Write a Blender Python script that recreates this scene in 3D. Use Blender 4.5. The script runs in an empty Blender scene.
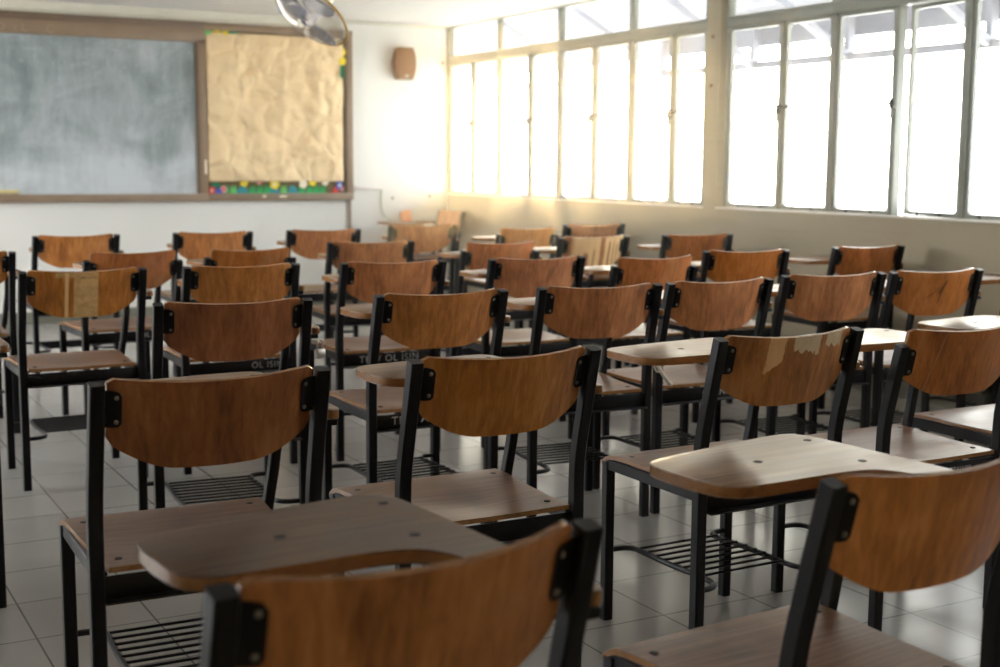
import bpy, bmesh, math, random
from mathutils import Vector, Matrix, noise
PI = math.pi
random.seed(7)
S = bpy.context.scene
COL = S.collection

# ------------------------------------------------------------------ helpers
def link(name, bm, mats, parent=None, smooth=True, loc=None):
    bmesh.ops.recalc_face_normals(bm, faces=bm.faces[:])
    me = bpy.data.meshes.new(name)
    bm.to_mesh(me); bm.free()
    if not isinstance(mats, (list, tuple)): mats = [mats]
    for m in mats: me.materials.append(m)
    if smooth:
        me.polygons.foreach_set('use_smooth', [True] * len(me.polygons))
        me.set_sharp_from_angle(angle=math.radians(38))
    o = bpy.data.objects.new(name, me)
    COL.objects.link(o)
    if parent is not None: o.parent = parent
    if loc is not None: o.location = loc
    return o

def thing(name, label, cat, loc=(0, 0, 0), rotz=0, group=None):
    o = bpy.data.objects.new(name, None)
    COL.objects.link(o)
    o.location = loc; o.rotation_euler = (0, 0, rotz)
    o.empty_display_size = .1
    return tag(o, label, cat, group)

def tag(o, label, cat, group=None):
    o['label'] = label; o['category'] = cat
    if group: o['group'] = group
    return o

def struct(o):
    o['kind'] = 'structure'
    return o

def dup(root, loc, rotz, label, group=None):
    r = root.copy(); COL.objects.link(r)
    r.location = loc; r.rotation_euler = (0, 0, rotz); r['label'] = label
    if group: r['group'] = group
    for ch in list(root.children):
        c = ch.copy(); COL.objects.link(c); c.parent = r
        for g in list(ch.children):
            d = g.copy(); COL.objects.link(d); d.parent = c
    return r

def box(bm, lo, hi, bev=0.0, mi=0):
    lo, hi = Vector(lo), Vector(hi)
    r = bmesh.ops.create_cube(bm, size=1)
    vs = r['verts']
    for v in vs:
        v.co = Vector(((v.co[i] + .5) * (hi[i] - lo[i]) + lo[i]) for i in range(3))
    fs = set(f for v in vs for f in v.link_faces)
    if bev:
        es = set(e for v in vs for e in v.link_edges)
        rb = bmesh.ops.bevel(bm, geom=list(es), offset=bev, segments=2, affect='EDGES', profile=.5)
        fs = set(rb['faces']) | set(f for f in fs if f.is_valid)
    for f in fs:
        if f.is_valid: f.material_index = mi

def sq_section(w, d, c=.003):
    a, b = w / 2, d / 2
    return [(a, b - c), (a - c, b), (-a + c, b), (-a, b - c), (-a, -b + c), (-a + c, -b), (a - c, -b), (a, -b + c)]

def ci_section(r, n=10):
    return [(r * math.cos(2 * PI * k / n), r * math.sin(2 * PI * k / n)) for k in range(n)]

def sweep(bm, path, sec, hint=(1, 0, 0), mi=0, closed=False):
    P = [Vector(p) for p in path]
    n = len(P); rings = []
    h = Vector(hint)
    for i in range(n):
        if closed: t = (P[(i + 1) % n] - P[i - 1]).normalized()
        elif i == 0: t = (P[1] - P[0]).normalized()
        elif i == n - 1: t = (P[-1] - P[-2]).normalized()
        else: t = ((P[i + 1] - P[i]).normalized() + (P[i] - P[i - 1]).normalized()).normalized()
        x = (h - t * h.dot(t))
        if x.length < 1e-4: x = Vector((0, 1, 0)) - t * t.y
        x.normalize(); y = t.cross(x)
        rings.append([bm.verts.new(P[i] + x * a + y * b) for a, b in sec])
        if not closed: pass
    m = len(sec)
    for i in range(n if closed else n - 1):
        A, B = rings[i], rings[(i + 1) % n]
        for k in range(m):
            f = bm.faces.new((A[k], A[(k + 1) % m], B[(k + 1) % m], B[k])); f.material_index = mi
    if not closed:
        for R in (rings[0], rings[-1]):
            f = bm.faces.new(R); f.material_index = mi

def prism(bm, pts, z0, z1, axis='z', bev=0.0, mi_top=0, mi_side=0):
    # extruded outline; pts 2D; axis z: (x,y), axis y: (x,z)
    def mk(p, t):
        return Vector((p[0], p[1], t)) if axis == 'z' else Vector((p[0], t, p[1]))
    bot = [bm.verts.new(mk(p, z0)) for p in pts]
    top = [bm.verts.new(mk(p, z1)) for p in pts]
    n = len(pts)
    ft = bm.faces.new(top); fb = bm.faces.new(bot[::-1])
    ft.material_index = mi_top; fb.material_index = mi_top
    for k in range(n):
        f = bm.faces.new((bot[k], bot[(k + 1) % n], top[(k + 1) % n], top[k])); f.material_index = mi_side
    if bev:
        es = [e for e in set(list(ft.edges) + list(fb.edges))]
        bmesh.ops.bevel(bm, geom=es, offset=bev, segments=2, affect='EDGES', profile=.5)
    return ft

def chaikin(pts, n=2, closed=True):
    for _ in range(n):
        q = []
        L = len(pts)
        for i in range(L if closed else L - 1):
            a, b = pts[i], pts[(i + 1) % L]
            q.append(tuple(.75 * a[j] + .25 * b[j] for j in range(len(a))))
            q.append(tuple(.25 * a[j] + .75 * b[j] for j in range(len(a))))
        if not closed: q = [pts[0]] + q + [pts[-1]]
        pts = q
    return pts

def lathe(bm, prof, n=24, M=None, mi=0):
    M = M or Matrix()
    rings = []
    for r, z in prof:
        if r < 1e-5: rings.append([bm.verts.new(M @ Vector((0, 0, z)))])
        else: rings.append([bm.verts.new(M @ Vector((r * math.cos(2 * PI * k / n), r * math.sin(2 * PI * k / n), z))) for k in range(n)])
    for A, B in zip(rings, rings[1:]):
        for k in range(n):
            a, b = A[k % len(A)], A[(k + 1) % len(A)]
            c, d = B[(k + 1) % len(B)], B[k % len(B)]
            vs = []
            for v in (a, b, c, d):
                if v not in vs: vs.append(v)
            if len(vs) > 2:
                f = bm.faces.new(vs); f.material_index = mi

# ------------------------------------------------------------------ materials
def srgb(r, g, b):
    f = lambda c: (c / 255 / 12.92) if c / 255 <= .04045 else ((c / 255 + .055) / 1.055) ** 2.4
    return (f(r), f(g), f(b), 1)

class NT:
    def __init__(s, name):
        s.m = bpy.data.materials.new(name); s.m.use_nodes = True
        s.t = s.m.node_tree; s.t.nodes.clear()
        s.out = s.t.nodes.new('ShaderNodeOutputMaterial')
    def n(s, typ, **kw):
        o = s.t.nodes.new(typ)
        for k, v in kw.items():
            if k == 'ins':
                for kk, vv in v.items():
                    if hasattr(vv, 'is_output') or isinstance(vv, bpy.types.NodeSocket): s.t.links.new(vv, o.inputs[kk])
                    else: o.inputs[kk].default_value = vv
            else: setattr(o, k, v)
        return o
    def math(s, op, a, b=0.0, c=None, clamp=False):
        o = s.t.nodes.new('ShaderNodeMath'); o.operation = op; o.use_clamp = clamp
        for i, v in enumerate((a, b) if c is None else (a, b, c)):
            if isinstance(v, bpy.types.NodeSocket): s.t.links.new(v, o.inputs[i])
            else: o.inputs[i].default_value = v
        return o.outputs[0]
    def mix(s, f, a, b, blend='MIX'):
        o = s.t.nodes.new('ShaderNodeMix'); o.data_type = 'RGBA'; o.blend_type = blend
        for i, v in ((0, f), (6, a), (7, b)):
            if isinstance(v, bpy.types.NodeSocket): s.t.links.new(v, o.inputs[i])
            else: o.inputs[i].default_value = v
        return o.outputs[2]
    def coord(s, kind='Object'):
        return s.n('ShaderNodeTexCoord').outputs[kind]
    def mapping(s, vec, scale=(1, 1, 1), loc=(0, 0, 0)):
        return s.n('ShaderNodeMapping', ins={'Vector': vec, 'Scale': scale, 'Location': loc}).outputs[0]
    def noise(s, vec, scale, detail=3, rough=.55, out=0, dist=0):
        return s.n('ShaderNodeTexNoise', ins={'Vector': vec, 'Scale': scale, 'Detail': detail, 'Roughness': rough, 'Distortion': dist}).outputs[out]
    def ramp(s, f, stops):
        o = s.n('ShaderNodeValToRGB', ins={'Fac': f})
        e = o.color_ramp.elements
        while len(e) < len(stops): e.new(.5)
        for el, (p, c) in zip(e, stops):
            el.position = p; el.color = c if len(c) == 4 else (*c, 1)
        return o.outputs[0]
    def rng(s, f, a, b, c=0., d=1.):
        return s.n('ShaderNodeMapRange', ins={'Value': f, 'From Min': a, 'From Max': b, 'To Min': c, 'To Max': d}).outputs[0]
    def bsdf(s, **kw):
        ins = {}
        names = dict(color='Base Color', rough='Roughness', metal='Metallic', spec='Specular IOR Level', normal='Normal', coat='Coat Weight', coatr='Coat Roughness', alpha='Alpha', emit='Emission Color', emits='Emission Strength', trans='Transmission Weight')
        for k, v in kw.items(): ins[names[k]] = v
        b = s.n('ShaderNodeBsdfPrincipled', ins=ins)
        s.t.links.new(b.outputs[0], s.out.inputs[0])
        return s.m
    def bump(s, h, strength=.2, dist=.001):
        return s.n('ShaderNodeBump', ins={'Height': h, 'Strength': strength, 'Distance': dist}).outputs[0]
    def rnd(s):
        return s.n('ShaderNodeObjectInfo').outputs['Random']
    def sep(s, v):
        o = s.n('ShaderNodeSeparateXYZ', ins={0: v}); return o.outputs

def simple(name, rgb, rough=.5, metal=0., var=.06, scale=12., spec=.5):
    t = NT(name); c = t.coord()
    f = t.noise(c, scale, 4)
    col = t.mix(t.rng(f, .3, .7, 0, 1), [x * (1 - var) for x in rgb[:3]] + [1], [min(1, x * (1 + var)) for x in rgb[:3]] + [1])
    return t.bsdf(color=col, rough=rough, metal=metal, spec=spec)

def wood_base(t, dark, mid, light, gx=70, gz=2.2, off=31.):
    c = t.coord()
    r = t.rnd()
    sh = t.n('ShaderNodeCombineXYZ', ins={0: t.math('MULTIPLY', r, off), 1: t.math('MULTIPLY', r, off * .7), 2: t.math('MULTIPLY', r, off * 1.3)}).outputs[0]
    v = t.n('ShaderNodeVectorMath', operation='ADD', ins={0: c, 1: sh}).outputs[0]
    grain = t.noise(t.mapping(v, (gx, gx, gz)), 1.0, 4, .6, dist=.4)
    band = t.noise(t.mapping(v, (9, 9, 1.0)), 1.0, 2, .5, dist=1.2)
    blot = t.noise(v, 5., 3)
    f = t.math('ADD', t.math('MULTIPLY', grain, .42), t.math('ADD', t.math('MULTIPLY', band, .36), t.math('MULTIPLY', blot, .22)))
    col = t.ramp(f, [(.36, dark), (.52, mid), (.68, light)])
    # fine pale scratches
    sc = t.noise(t.mapping(v, (140, 140, 9)), 1., 2, .5)
    col = t.mix(t.rng(sc, .70, .78, 0, .35), col, light)
    # each board has its own tone
    hs = t.n('ShaderNodeHueSaturation', ins={'Hue': t.math('ADD', .497, t.math('MULTIPLY', r, .010)), 'Saturation': t.math('ADD', .92, t.math('MULTIPLY', r, .16)), 'Value': t.math('ADD', .82, t.math('MULTIPLY', t.math('FRACT', t.math('MULTIPLY', r, 7.3)), .36)), 'Color': col}).outputs[0]
    return hs, grain, v, c

BD, BM_, BL = srgb(140, 84, 46), srgb(193, 124, 72), srgb(222, 158, 102)
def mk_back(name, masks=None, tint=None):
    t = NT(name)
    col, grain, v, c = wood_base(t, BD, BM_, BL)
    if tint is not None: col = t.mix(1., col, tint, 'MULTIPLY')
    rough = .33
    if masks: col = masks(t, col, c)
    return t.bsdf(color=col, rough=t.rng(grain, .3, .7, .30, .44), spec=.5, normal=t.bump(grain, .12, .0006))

def band(t, x, a, b, e=.002):
    return t.math('MULTIPLY', t.rng(x, a - e, a + e), t.rng(x, b + e, b - e))

def ragged(t, c, amp=.012, scale=55):
    return t.math('MULTIPLY', t.math('SUBTRACT', t.noise(t.mapping(c, (1, 1, .35)), scale, 4, .65), .5), amp * 2)

def chipped_masks(t, col, c):      # veneer torn off along the top edge
    x, y, z = t.sep(c)[:3]
    rg = ragged(t, c, .022, 60); rx = ragged(t, c, .010, 90)
    xr = t.math('ADD', x, rx)
    pale = t.mix(t.noise(t.mapping(c, (30, 30, 4)), 1, 3), srgb(222, 170, 106), srgb(250, 212, 156))
    grey = t.mix(t.noise(c, 50, 3), srgb(200, 176, 138), srgb(236, 216, 180))
    def patch(a, b, depth, tilt, col, over):
        lim = t.math('ADD', .815 - depth, t.math('ADD', rg, t.math('MULTIPLY', t.math('ADD', x, -(a + b) / 2), tilt)))
        m = t.math('MULTIPLY', band(t, xr, a, b), t.rng(z, lim, t.math('ADD', lim, .002)))
        return t.mix(m, col, over)
    col = patch(-.092, -.046, .082, .8, col, pale)
    col = patch(-.022, .066, .046, -.12, col, grey)
    col = patch(.088, .152, .040, -.1, col, grey)
    return col

def striped_masks(t, col, c):      # tape strips and torn veneer on the left-hand chair
    x, y, z = t.sep(c)[:3]
    rg = ragged(t, c, .007, 120)
    pale = t.mix(t.noise(c, 60, 3), srgb(232, 190, 128), srgb(246, 210, 152))
    fleck = t.noise(c, 45, 4, .6)
    tan = t.mix(t.rng(fleck, .3, .7), srgb(196, 154, 96), srgb(230, 192, 134))
    m = t.math('MULTIPLY', band(t, x, -.105, .044), t.rng(z, t.math('ADD', .787, rg), t.math('ADD', .789, rg)))
    col = t.mix(m, col, tan)
    col = t.mix(band(t, x, -.073, -.060), col, pale)
    col = t.mix(band(t, x, -.042, .044), col, tan)
    edge = t.math('MULTIPLY', band(t, x, -.038, .040), band(t, z, .783, .789, .002))
    return t.mix(t.math('MULTIPLY', edge, t.rng(fleck, .45, .6)), col, srgb(96, 44, 18))

def peeled_masks(t, col, c):       # most of the veneer gone, dark streaks left
    x, y, z = t.sep(c)[:3]
    w = t.math('ADD', x, ragged(t, c, .006, 30))
    pale = t.mix(t.noise(t.mapping(c, (40, 40, 4)), 1, 3), srgb(236, 188, 128), srgb(252, 218, 166))
    m = t.rng(w, -.16, -.13)
    for a, b, zz in ((.022, .052, 1.), (.080, .094, .785), (.115, .124, .79), (.142, .150, .775), (-.080, -.050, .72), (-.02, -.012, .74)):
        k = t.math('MULTIPLY', band(t, w, a, b, .004), t.rng(z, zz + .012, zz - .012))
        m = t.math('SUBTRACT', m, k, clamp=True)
    return t.mix(m, col, pale)

def scraped_masks(t, col, c):      # long pale scrapes, worn right half
    x, y, z = t.sep(c)[:3]
    n1 = t.noise(t.mapping(c, (160, 160, 7)), 1, 4, .6)
    wear = t.noise(t.mapping(c, (22, 22, 8)), 1, 3)
    col = t.mix(t.math('MULTIPLY', t.rng(wear, .5, .68), t.rng(x, -.02, .12)), col, srgb(172, 122, 82))
    col = t.mix(t.math('MULTIPLY', t.rng(n1, .60, .70), .55), col, srgb(196, 146, 100))
    lx = t.math('ADD', x, t.math('MULTIPLY', t.math('ADD', z, -.73), -.22))
    return t.mix(t.math('MULTIPLY', band(t, lx, -.113, -.110, .0015), .5), col, srgb(206, 160, 120))

def marked_masks(t, col, c):       # dark pen strokes across the middle
    x, y, z = t.sep(c)[:3]
    def stroke(col, a, b, z0, z1, k, w=.008):
        lx = t.math('ADD', x, t.math('MULTIPLY', t.math('ADD', z, -.73), -k))
        m = t.math('MULTIPLY', band(t, lx, a - w / 2, a + w / 2, .003), band(t, z, z0, z1, .006))
        return t.mix(t.math('MULTIPLY', m, .75), col, srgb(48, 26, 16))
    col = stroke(col, .0, 0, .725, .775, .5, .014)
    col = stroke(col, -.03, 0, .705, .75, 1.4, .005)
    col = stroke(col, .004, 0, .69, .735, .2, .006)
    return col

def chalk_masks(t, col, c):        # faint chalk scrawl
    x, y, z = t.sep(c)[:3]
    n = t.noise(t.mapping(c, (90, 90, 60)), 1, 3, .6, dist=2.)
    m = t.math('MULTIPLY', t.math('MULTIPLY', band(t, x, -.09, .09, .01), band(t, z, .69, .73, .008)), t.rng(n, .5, .58))
    return t.mix(t.math('MULTIPLY', m, .6), col, srgb(220, 190, 160))

M_BACK = mk_back('varnished_plywood')
M_BACK_RED = mk_back('reddish_varnished_plywood', tint=(.88, .76, .68, 1))
M_BACK_SHADE = mk_back('shaded_varnished_plywood', tint=(.58, .53, .52, 1))  # same plywood, shade of the dim near-left put into its colour
M_CHIP = mk_back('chipped_plywood', chipped_masks)
M_STRIPE = mk_back('taped_plywood', striped_masks)
M_PEEL = mk_back('peeled_plywood', peeled_masks)
M_SCRAPE = mk_back('scraped_plywood', scraped_masks, tint=(.86, .74, .68, 1))
M_MARK = mk_back('marked_plywood', marked_masks, tint=(.92, .8, .72, 1))
M_CHALK = mk_back('chalk_marked_plywood', chalk_masks)

def mk_edge(name, a, b, d):
    t = NT(name); c = t.coord()
    lay = t.n('ShaderNodeTexWave', bands_direction='Z', ins={'Vector': c, 'Scale': 95., 'Distortion': .6, 'Detail': 2}).outputs['Fac']
    f = t.noise(c, 60, 4)
    col = t.mix(lay, a, b)
    col = t.mix(t.rng(f, .5, .8, 0, .6), col, d)
    return t.bsdf(color=col, rough=.27, spec=.6)
M_EDGE = mk_edge('plywood_edge', srgb(140, 96, 56), srgb(176, 130, 84), srgb(110, 72, 44))
M_TEDGE = mk_edge('tablet_plywood_edge', srgb(130, 86, 46), srgb(160, 112, 64), srgb(92, 60, 36))

def mk_flat(name, dark, mid, light, worn, rlo, rhi):
    t = NT(name)
    c = t.coord(); r = t.rnd()
    sh = t.n('ShaderNodeCombineXYZ', ins={0: t.math('MULTIPLY', r, 23.), 1: t.math('MULTIPLY', r, 11.), 2: 0.}).outputs[0]
    v = t.n('ShaderNodeVectorMath', operation='ADD', ins={0: c, 1: sh}).outputs[0]
    grain = t.noise(t.mapping(v, (3.2, 95, 3)), 1., 4, .6, dist=.3)
    blot = t.noise(v, 7., 4, .6)
    fine = t.noise(v, 240., 3, .6)
    f = t.math('ADD', t.math('MULTIPLY', grain, .5), t.math('MULTIPLY', blot, .5))
    col = t.ramp(f, [(.36, dark), (.5, mid), (.66, light)])
    wn = t.noise(v, 3.4, 4, .6)
    col = t.mix(t.rng(wn, .50, .74, 0, .5), col, worn)
    hs = t.n('ShaderNodeHueSaturation', ins={'Value': t.math('ADD', .85, t.math('MULTIPLY', r, .3)), 'Color': col}).outputs[0]
    return t.bsdf(color=hs, rough=t.rng(blot, .3, .7, rlo + .08, rhi + .06), spec=.45, normal=t.bump(t.noise(v, 12., 2), .10, .002))
M_SEAT = mk_flat('seat_plywood', srgb(94, 68, 50), srgb(124, 92, 70), srgb(148, 114, 88), srgb(136, 106, 84), .22, .36)
M_TAB_DIM = mk_flat('dimmed_tablet_plywood', srgb(70, 48, 30), srgb(100, 72, 46), srgb(122, 92, 62), srgb(86, 54, 30), .36, .5)  # tablet plywood copy, darkened in colour to cancel its bright sheen
M_TAB = mk_flat('tablet_plywood', srgb(100, 72, 48), srgb(134, 102, 72), srgb(158, 126, 94), srgb(112, 74, 46), .24, .40)

def mk_metal():
    t = NT('black_painted_steel'); c = t.coord()
    ch = t.noise(c, 55., 5, .7)
    big = t.noise(c, 6., 3)
    col = t.mix(big, (.004, .004, .0055, 1), (.009, .0085, .0095, 1))
    col = t.mix(t.rng(ch, .70, .76, 0, .7), col, (.16, .14, .12, 1))
    return t.bsdf(color=col, rough=t.rng(big, .3, .7, .32, .48), spec=.28, normal=t.bump(t.noise(c, 120, 3), .08, .0006))
M_BLACK = mk_metal()
M_DUSTY = simple('dusty_black_steel', (.06, .055, .05, 1), .55, var=.4, scale=30)
M_SCREW = simple('steel_screw', (.22, .20, .18, 1), .42, .8, .3, 200)
M_HOLE = simple('dark_screw_hole', (.02, .015, .012, 1), .7)
M_STENCIL = simple('white_stencil_paint', srgb(170, 168, 166), .7, var=.3, scale=90)
M_STRING = simple('white_nylon_string', srgb(226, 216, 200), .6)
M_BRASS = simple('brass', srgb(190, 150, 70), .3, .9)
M_STEEL = simple('brushed_steel', srgb(170, 165, 155), .35, .9)

def mk_wall(name, a, b, dirt, scuff=False, rough=.7):
    t = NT(name); c = t.coord()
    n1 = t.noise(c, 1.3, 5, .6); n2 = t.noise(c, 14., 4, .6)
    col = t.mix(n1, a, b)
    col = t.mix(t.rng(n2, .62, .74, 0, .18), col, dirt)
    if scuff:
        st = t.noise(t.mapping(c, (1, 1.1, 30)), 1., 3, .6)
        col = t.mix(t.rng(st, .60, .72, 0, .35), col, dirt)
        mk = t.noise(t.mapping(c, (5, 9, 3.)), 1., 4, .7, dist=1.)
        col = t.mix(t.rng(mk, .70, .76, 0, .5), col, [x * .6 for x in dirt[:3]] + [1])
    return t.bsdf(color=col, rough=rough, spec=.35, normal=t.bump(t.noise(c, 90, 3), .15, .002))
M_WALLF = mk_wall('white_wall_paint', srgb(232, 231, 226), srgb(224, 222, 215), srgb(196, 186, 168))
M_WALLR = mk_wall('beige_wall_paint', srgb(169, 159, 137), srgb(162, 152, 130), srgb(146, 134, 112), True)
M_CEIL = mk_wall('ceiling_paint', srgb(226, 223, 219), srgb(220, 216, 211), srgb(200, 190, 180))
M_CREAM = simple('cream_gloss_paint', srgb(218, 214, 198), .4, var=.05)
M_WINF = simple('grey_green_window_paint', srgb(138, 140, 131), .42, var=.06, scale=9)
M_LATCH = simple('dull_grey_iron', srgb(84, 82, 76), .6)
M_SILL = simple('pale_sill_paint', srgb(226, 222, 212), .35, var=.05)
M_SKIRT = simple('dull_green_grey_base', srgb(118, 118, 104), .5, var=.12)

def mk_floor():
    t = NT('vinyl_floor_tile'); c = t.coord()
    x, y, z = t.sep(c)[:3]
    T = .3035
    u = t.math('DIVIDE', t.math('SUBTRACT', x, .86), T); w = t.math('DIVIDE', t.math('SUBTRACT', y, 2.795), T)
    def line(a):
        fr = t.math('FRACT', a)
        d = t.math('MINIMUM', fr, t.math('SUBTRACT', 1., fr))
        return t.rng(d, .004, .012, 1., 0.)
    ln = t.math('MAXIMUM', line(u), line(w))
    cell = t.n('ShaderNodeCombineXYZ', ins={0: t.math('FLOOR', u), 1: t.math('FLOOR', w), 2: 0.}).outputs[0]
    wn = t.n('ShaderNodeTexWhiteNoise', ins={0: cell}).outputs[0]
    n1 = t.noise(c, 2.2, 2, .5)
    col = t.mix(n1, srgb(142, 139, 135), srgb(162, 159, 155))
    col = t.mix(t.math('MULTIPLY', wn, .2), col, srgb(140, 136, 130))
    col = t.mix(t.math('MULTIPLY', ln, .75), col, srgb(58, 54, 50))
    ro = .24
    return t.bsdf(color=col, rough=ro, spec=.5)
M_FLOOR = mk_floor()

def mk_board():
    t = NT('chalkboard'); c = t.coord()
    x, y, z = t.sep(c)[:3]
    n1 = t.noise(t.mapping(c, (1.2, 1, 1.6)), 1.6, 5, .6, dist=.6)
    n2 = t.noise(t.mapping(c, (5, 1, 1.2)), 3., 4, .6)
    n3 = t.noise(c, 16., 4, .65)
    low = t.rng(z, 1.75, 1.0, 0., .55)
    hi = t.rng(z, 1.85, 2.1, 0., .22)
    dust = t.math('ADD', t.math('ADD', t.math('MULTIPLY', t.rng(n1, .32, .72), .55), t.math('MULTIPLY', t.rng(n2, .35, .7), .22)), t.math('ADD', low, hi))
    sm = t.math('MULTIPLY', t.rng(n3, .58, .72), t.rng(z, 1.7, 1.95, .15, .6))
    dust = t.math('ADD', dust, t.math('MULTIPLY', sm, .5), clamp=True)
    col = t.mix(dust, srgb(78, 96, 92), srgb(196, 202, 206))
    return t.bsdf(color=col, rough=.75, spec=.25)
M_BOARD = mk_board()
M_FRAME = simple('brown_board_frame', srgb(136, 114, 92), .5, var=.10, scale=6)
M_FRAMED = simple('dark_brown_moulding', srgb(108, 88, 70), .5, var=.10, scale=6)
M_CORK = simple('olive_pinboard_cloth', srgb(112, 92, 58), .85, var=.12, scale=40)

def mk_paper():
    t = NT('kraft_paper'); c = t.coord()
    n = t.noise(c, 5., 5, .6); f = t.noise(t.mapping(c, (3, 1, 90)), 3., 3)
    col = t.mix(n, srgb(228, 200, 156), srgb(238, 212, 170))
    col = t.mix(t.rng(f, .4, .7, 0, .2), col, srgb(216, 184, 138))
    cr = t.n('ShaderNodeTexVoronoi', feature='DISTANCE_TO_EDGE', ins={'Vector': t.n('ShaderNodeVectorMath', operation='ADD', ins={0: c, 1: t.n('ShaderNodeTexNoise', ins={'Vector': c, 'Scale': 2.5}).outputs[1]}).outputs[0], 'Scale': 2.4}).outputs[0]
    wr = t.noise(c, 2.8, 1, .5, dist=1.)
    h = t.math('ADD', t.math('MULTIPLY', t.rng(cr, 0, .22), .5), wr)
    return t.bsdf(color=col, rough=.7, spec=.3, normal=t.bump(h, .5, .045))
M_PAPER = mk_paper()

def mk_glass():
    t = NT('window_glass')
    lw = t.n('ShaderNodeLayerWeight', ins={'Blend': .08}).outputs['Fresnel']
    c = t.coord(); dirt = t.noise(c, 3., 4)
    tr = t.n('ShaderNodeBsdfTransparent', ins={'Color': (.93, .95, .95, 1)}).outputs[0]
    gl = t.n('ShaderNodeBsdfGlossy', ins={'Roughness': .03, 'Color': (1, 1, 1, 1)}).outputs[0]
    mx = t.n('ShaderNodeMixShader', ins={0: t.math('MULTIPLY', lw, .55, clamp=True), 1: tr, 2: gl}).outputs[0]
    df = t.n('ShaderNodeBsdfTranslucent', ins={'Color': (.8, .8, .78, 1)}).outputs[0]
    mx2 = t.n('ShaderNodeMixShader', ins={0: t.rng(dirt, .5, .8, .0, .05), 1: mx, 2: df}).outputs[0]
    t.t.links.new(mx2, t.out.inputs[0])
    return t.m
M_GLASS = mk_glass()

def mk_blade():
    t = NT('smoky_clear_plastic')
    tr = t.n('ShaderNodeBsdfTransparent', ins={'Color': (.72, .76, .84, 1)}).outputs[0]
    gl = t.n('ShaderNodeBsdfPrincipled', ins={'Base Color': srgb(196, 200, 210), 'Roughness': .3}).outputs[0]
    mx = t.n('ShaderNodeMixShader', ins={0: .35, 1: tr, 2: gl}).outputs[0]
    t.t.links.new(mx, t.out.inputs[0]); return t.m
M_BLADE = mk_blade()
M_SPK = simple('brown_speaker_plastic', srgb(118, 76, 44), .5, var=.08, scale=60)
M_SPKG = simple('brown_speaker_grille', srgb(126, 82, 48), .65, var=.2, scale=160)
M_PVC = simple('white_plastic_trunking', srgb(226, 218, 212), .5)
M_CABLE = simple('grey_green_cable', srgb(186, 198, 176), .5)
M_PIPE = simple('brown_conduit', srgb(140, 118, 98), .5)
M_OUT = simple('exterior_grey_paint', srgb(138, 138, 146), .6)
M_GROUND = simple('exterior_concrete', srgb(222, 219, 212), .8, scale=2)

# ------------------------------------------------------------------ camera
cam = bpy.data.cameras.new('camera')
camo = bpy.data.objects.new('camera', cam); COL.objects.link(camo)
yaw, pit, rol = 0.5095676652314166, 0.12824483929802025, 0.00682086476799953
fw = Vector((math.sin(yaw) * math.cos(pit), math.cos(yaw) * math.cos(pit), -math.sin(pit)))
r0 = Vector((math.cos(yaw), -math.sin(yaw), 0)); u0 = r0.cross(fw)
rr = r0 * math.cos(rol) + u0 * math.sin(rol); uu = -r0 * math.sin(rol) + u0 * math.cos(rol)
Mx = Matrix((rr, uu, -fw)).transposed().to_4x4()
CAMP = Vector((0, 0, 1.20985))
Mx.translation = CAMP
camo.matrix_world = Mx
cam.sensor_fit = 'HORIZONTAL'; cam.sensor_width = 36; cam.lens = 1323.1 * 36 / 1000
cam.clip_start = .05; cam.clip_end = 200
cam.dof.use_dof = True; cam.dof.focus_distance = 3.0; cam.dof.aperture_fstop = 4.2
S.camera = camo

# ------------------------------------------------------------------ the chair
LEAN = [(0, .062), (.50, .062), (.545, .0605), (.585, .054), (.62, .046)]   # (z, y) of the rear posts
def post_y(z):
    return .046 - (z - .62) / .19 * .046
def rear_leg(x, ztop):
    bm = bmesh.new()
    path = [(x, y, z) for z, y in LEAN] + [(x, post_y(ztop), ztop)]
    sweep(bm, path, sq_section(.0275, .029), hint=(1, 0, 0))
    return bm

Z_BACK_TOP = .814
LN = Vector((0, -.046, .19)).normalized()          # up along the leaning posts
NR = Vector((0, -.19, -.046)).normalized()         # rearward normal of the leaning plane
def back_point(x, s, off, top):
    # s: distance down from top edge, off: rearward offset
    z0 = top
    o = Vector((x, post_y(z0), z0)) - LN * s
    bend = .046 * (1 - (x / .2) ** 2) - .011
    return o + NR * (bend + off)
def backrest(top, hw=.196):
    bm = bmesh.new()
    nx, ns, th = 36, 9, .010
    def srange(x):
        a = abs(x) / hw
        st = 0 if a < .965 else .008 * ((a - .965) / .035) ** 2
        k = max(0, (a - .40) / .60)
        sb = .173 - .047 * k ** 1.7 - (0 if a < .96 else .010 * ((a - .96) / .04) ** 2)
        return st, sb
    G = []
    for side in (0, 1):
        g = []
        for i in range(nx + 1):
            x = -hw + 2 * hw * i / nx
            st, sb = srange(x)
            g.append([bm.verts.new(back_point(x, st + (sb - st) * j / ns, (.5 - side) * th, top)) for j in range(ns + 1)])
        G.append(g)
    for side in (0, 1):
        for i in range(nx):
            for j in range(ns):
                g = G[side]
                f = bm.faces.new((g[i][j], g[i + 1][j], g[i + 1][j + 1], g[i][j + 1]))
    A, B = G
    ring = [(i, 0) for i in range(nx)] + [(nx, j) for j in range(ns)] + [(i, ns) for i in range(nx, 0, -1)] + [(0, j) for j in range(ns, 0, -1)]
    ees = []
    for k in range(len(ring)):
        a, b = ring[k], ring[(k + 1) % len(ring)]
        f = bm.faces.new((A[a[0]][a[1]], A[b[0]][b[1]], B[b[0]][b[1]], B[a[0]][a[1]])); f.material_index = 1
    return bm

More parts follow.
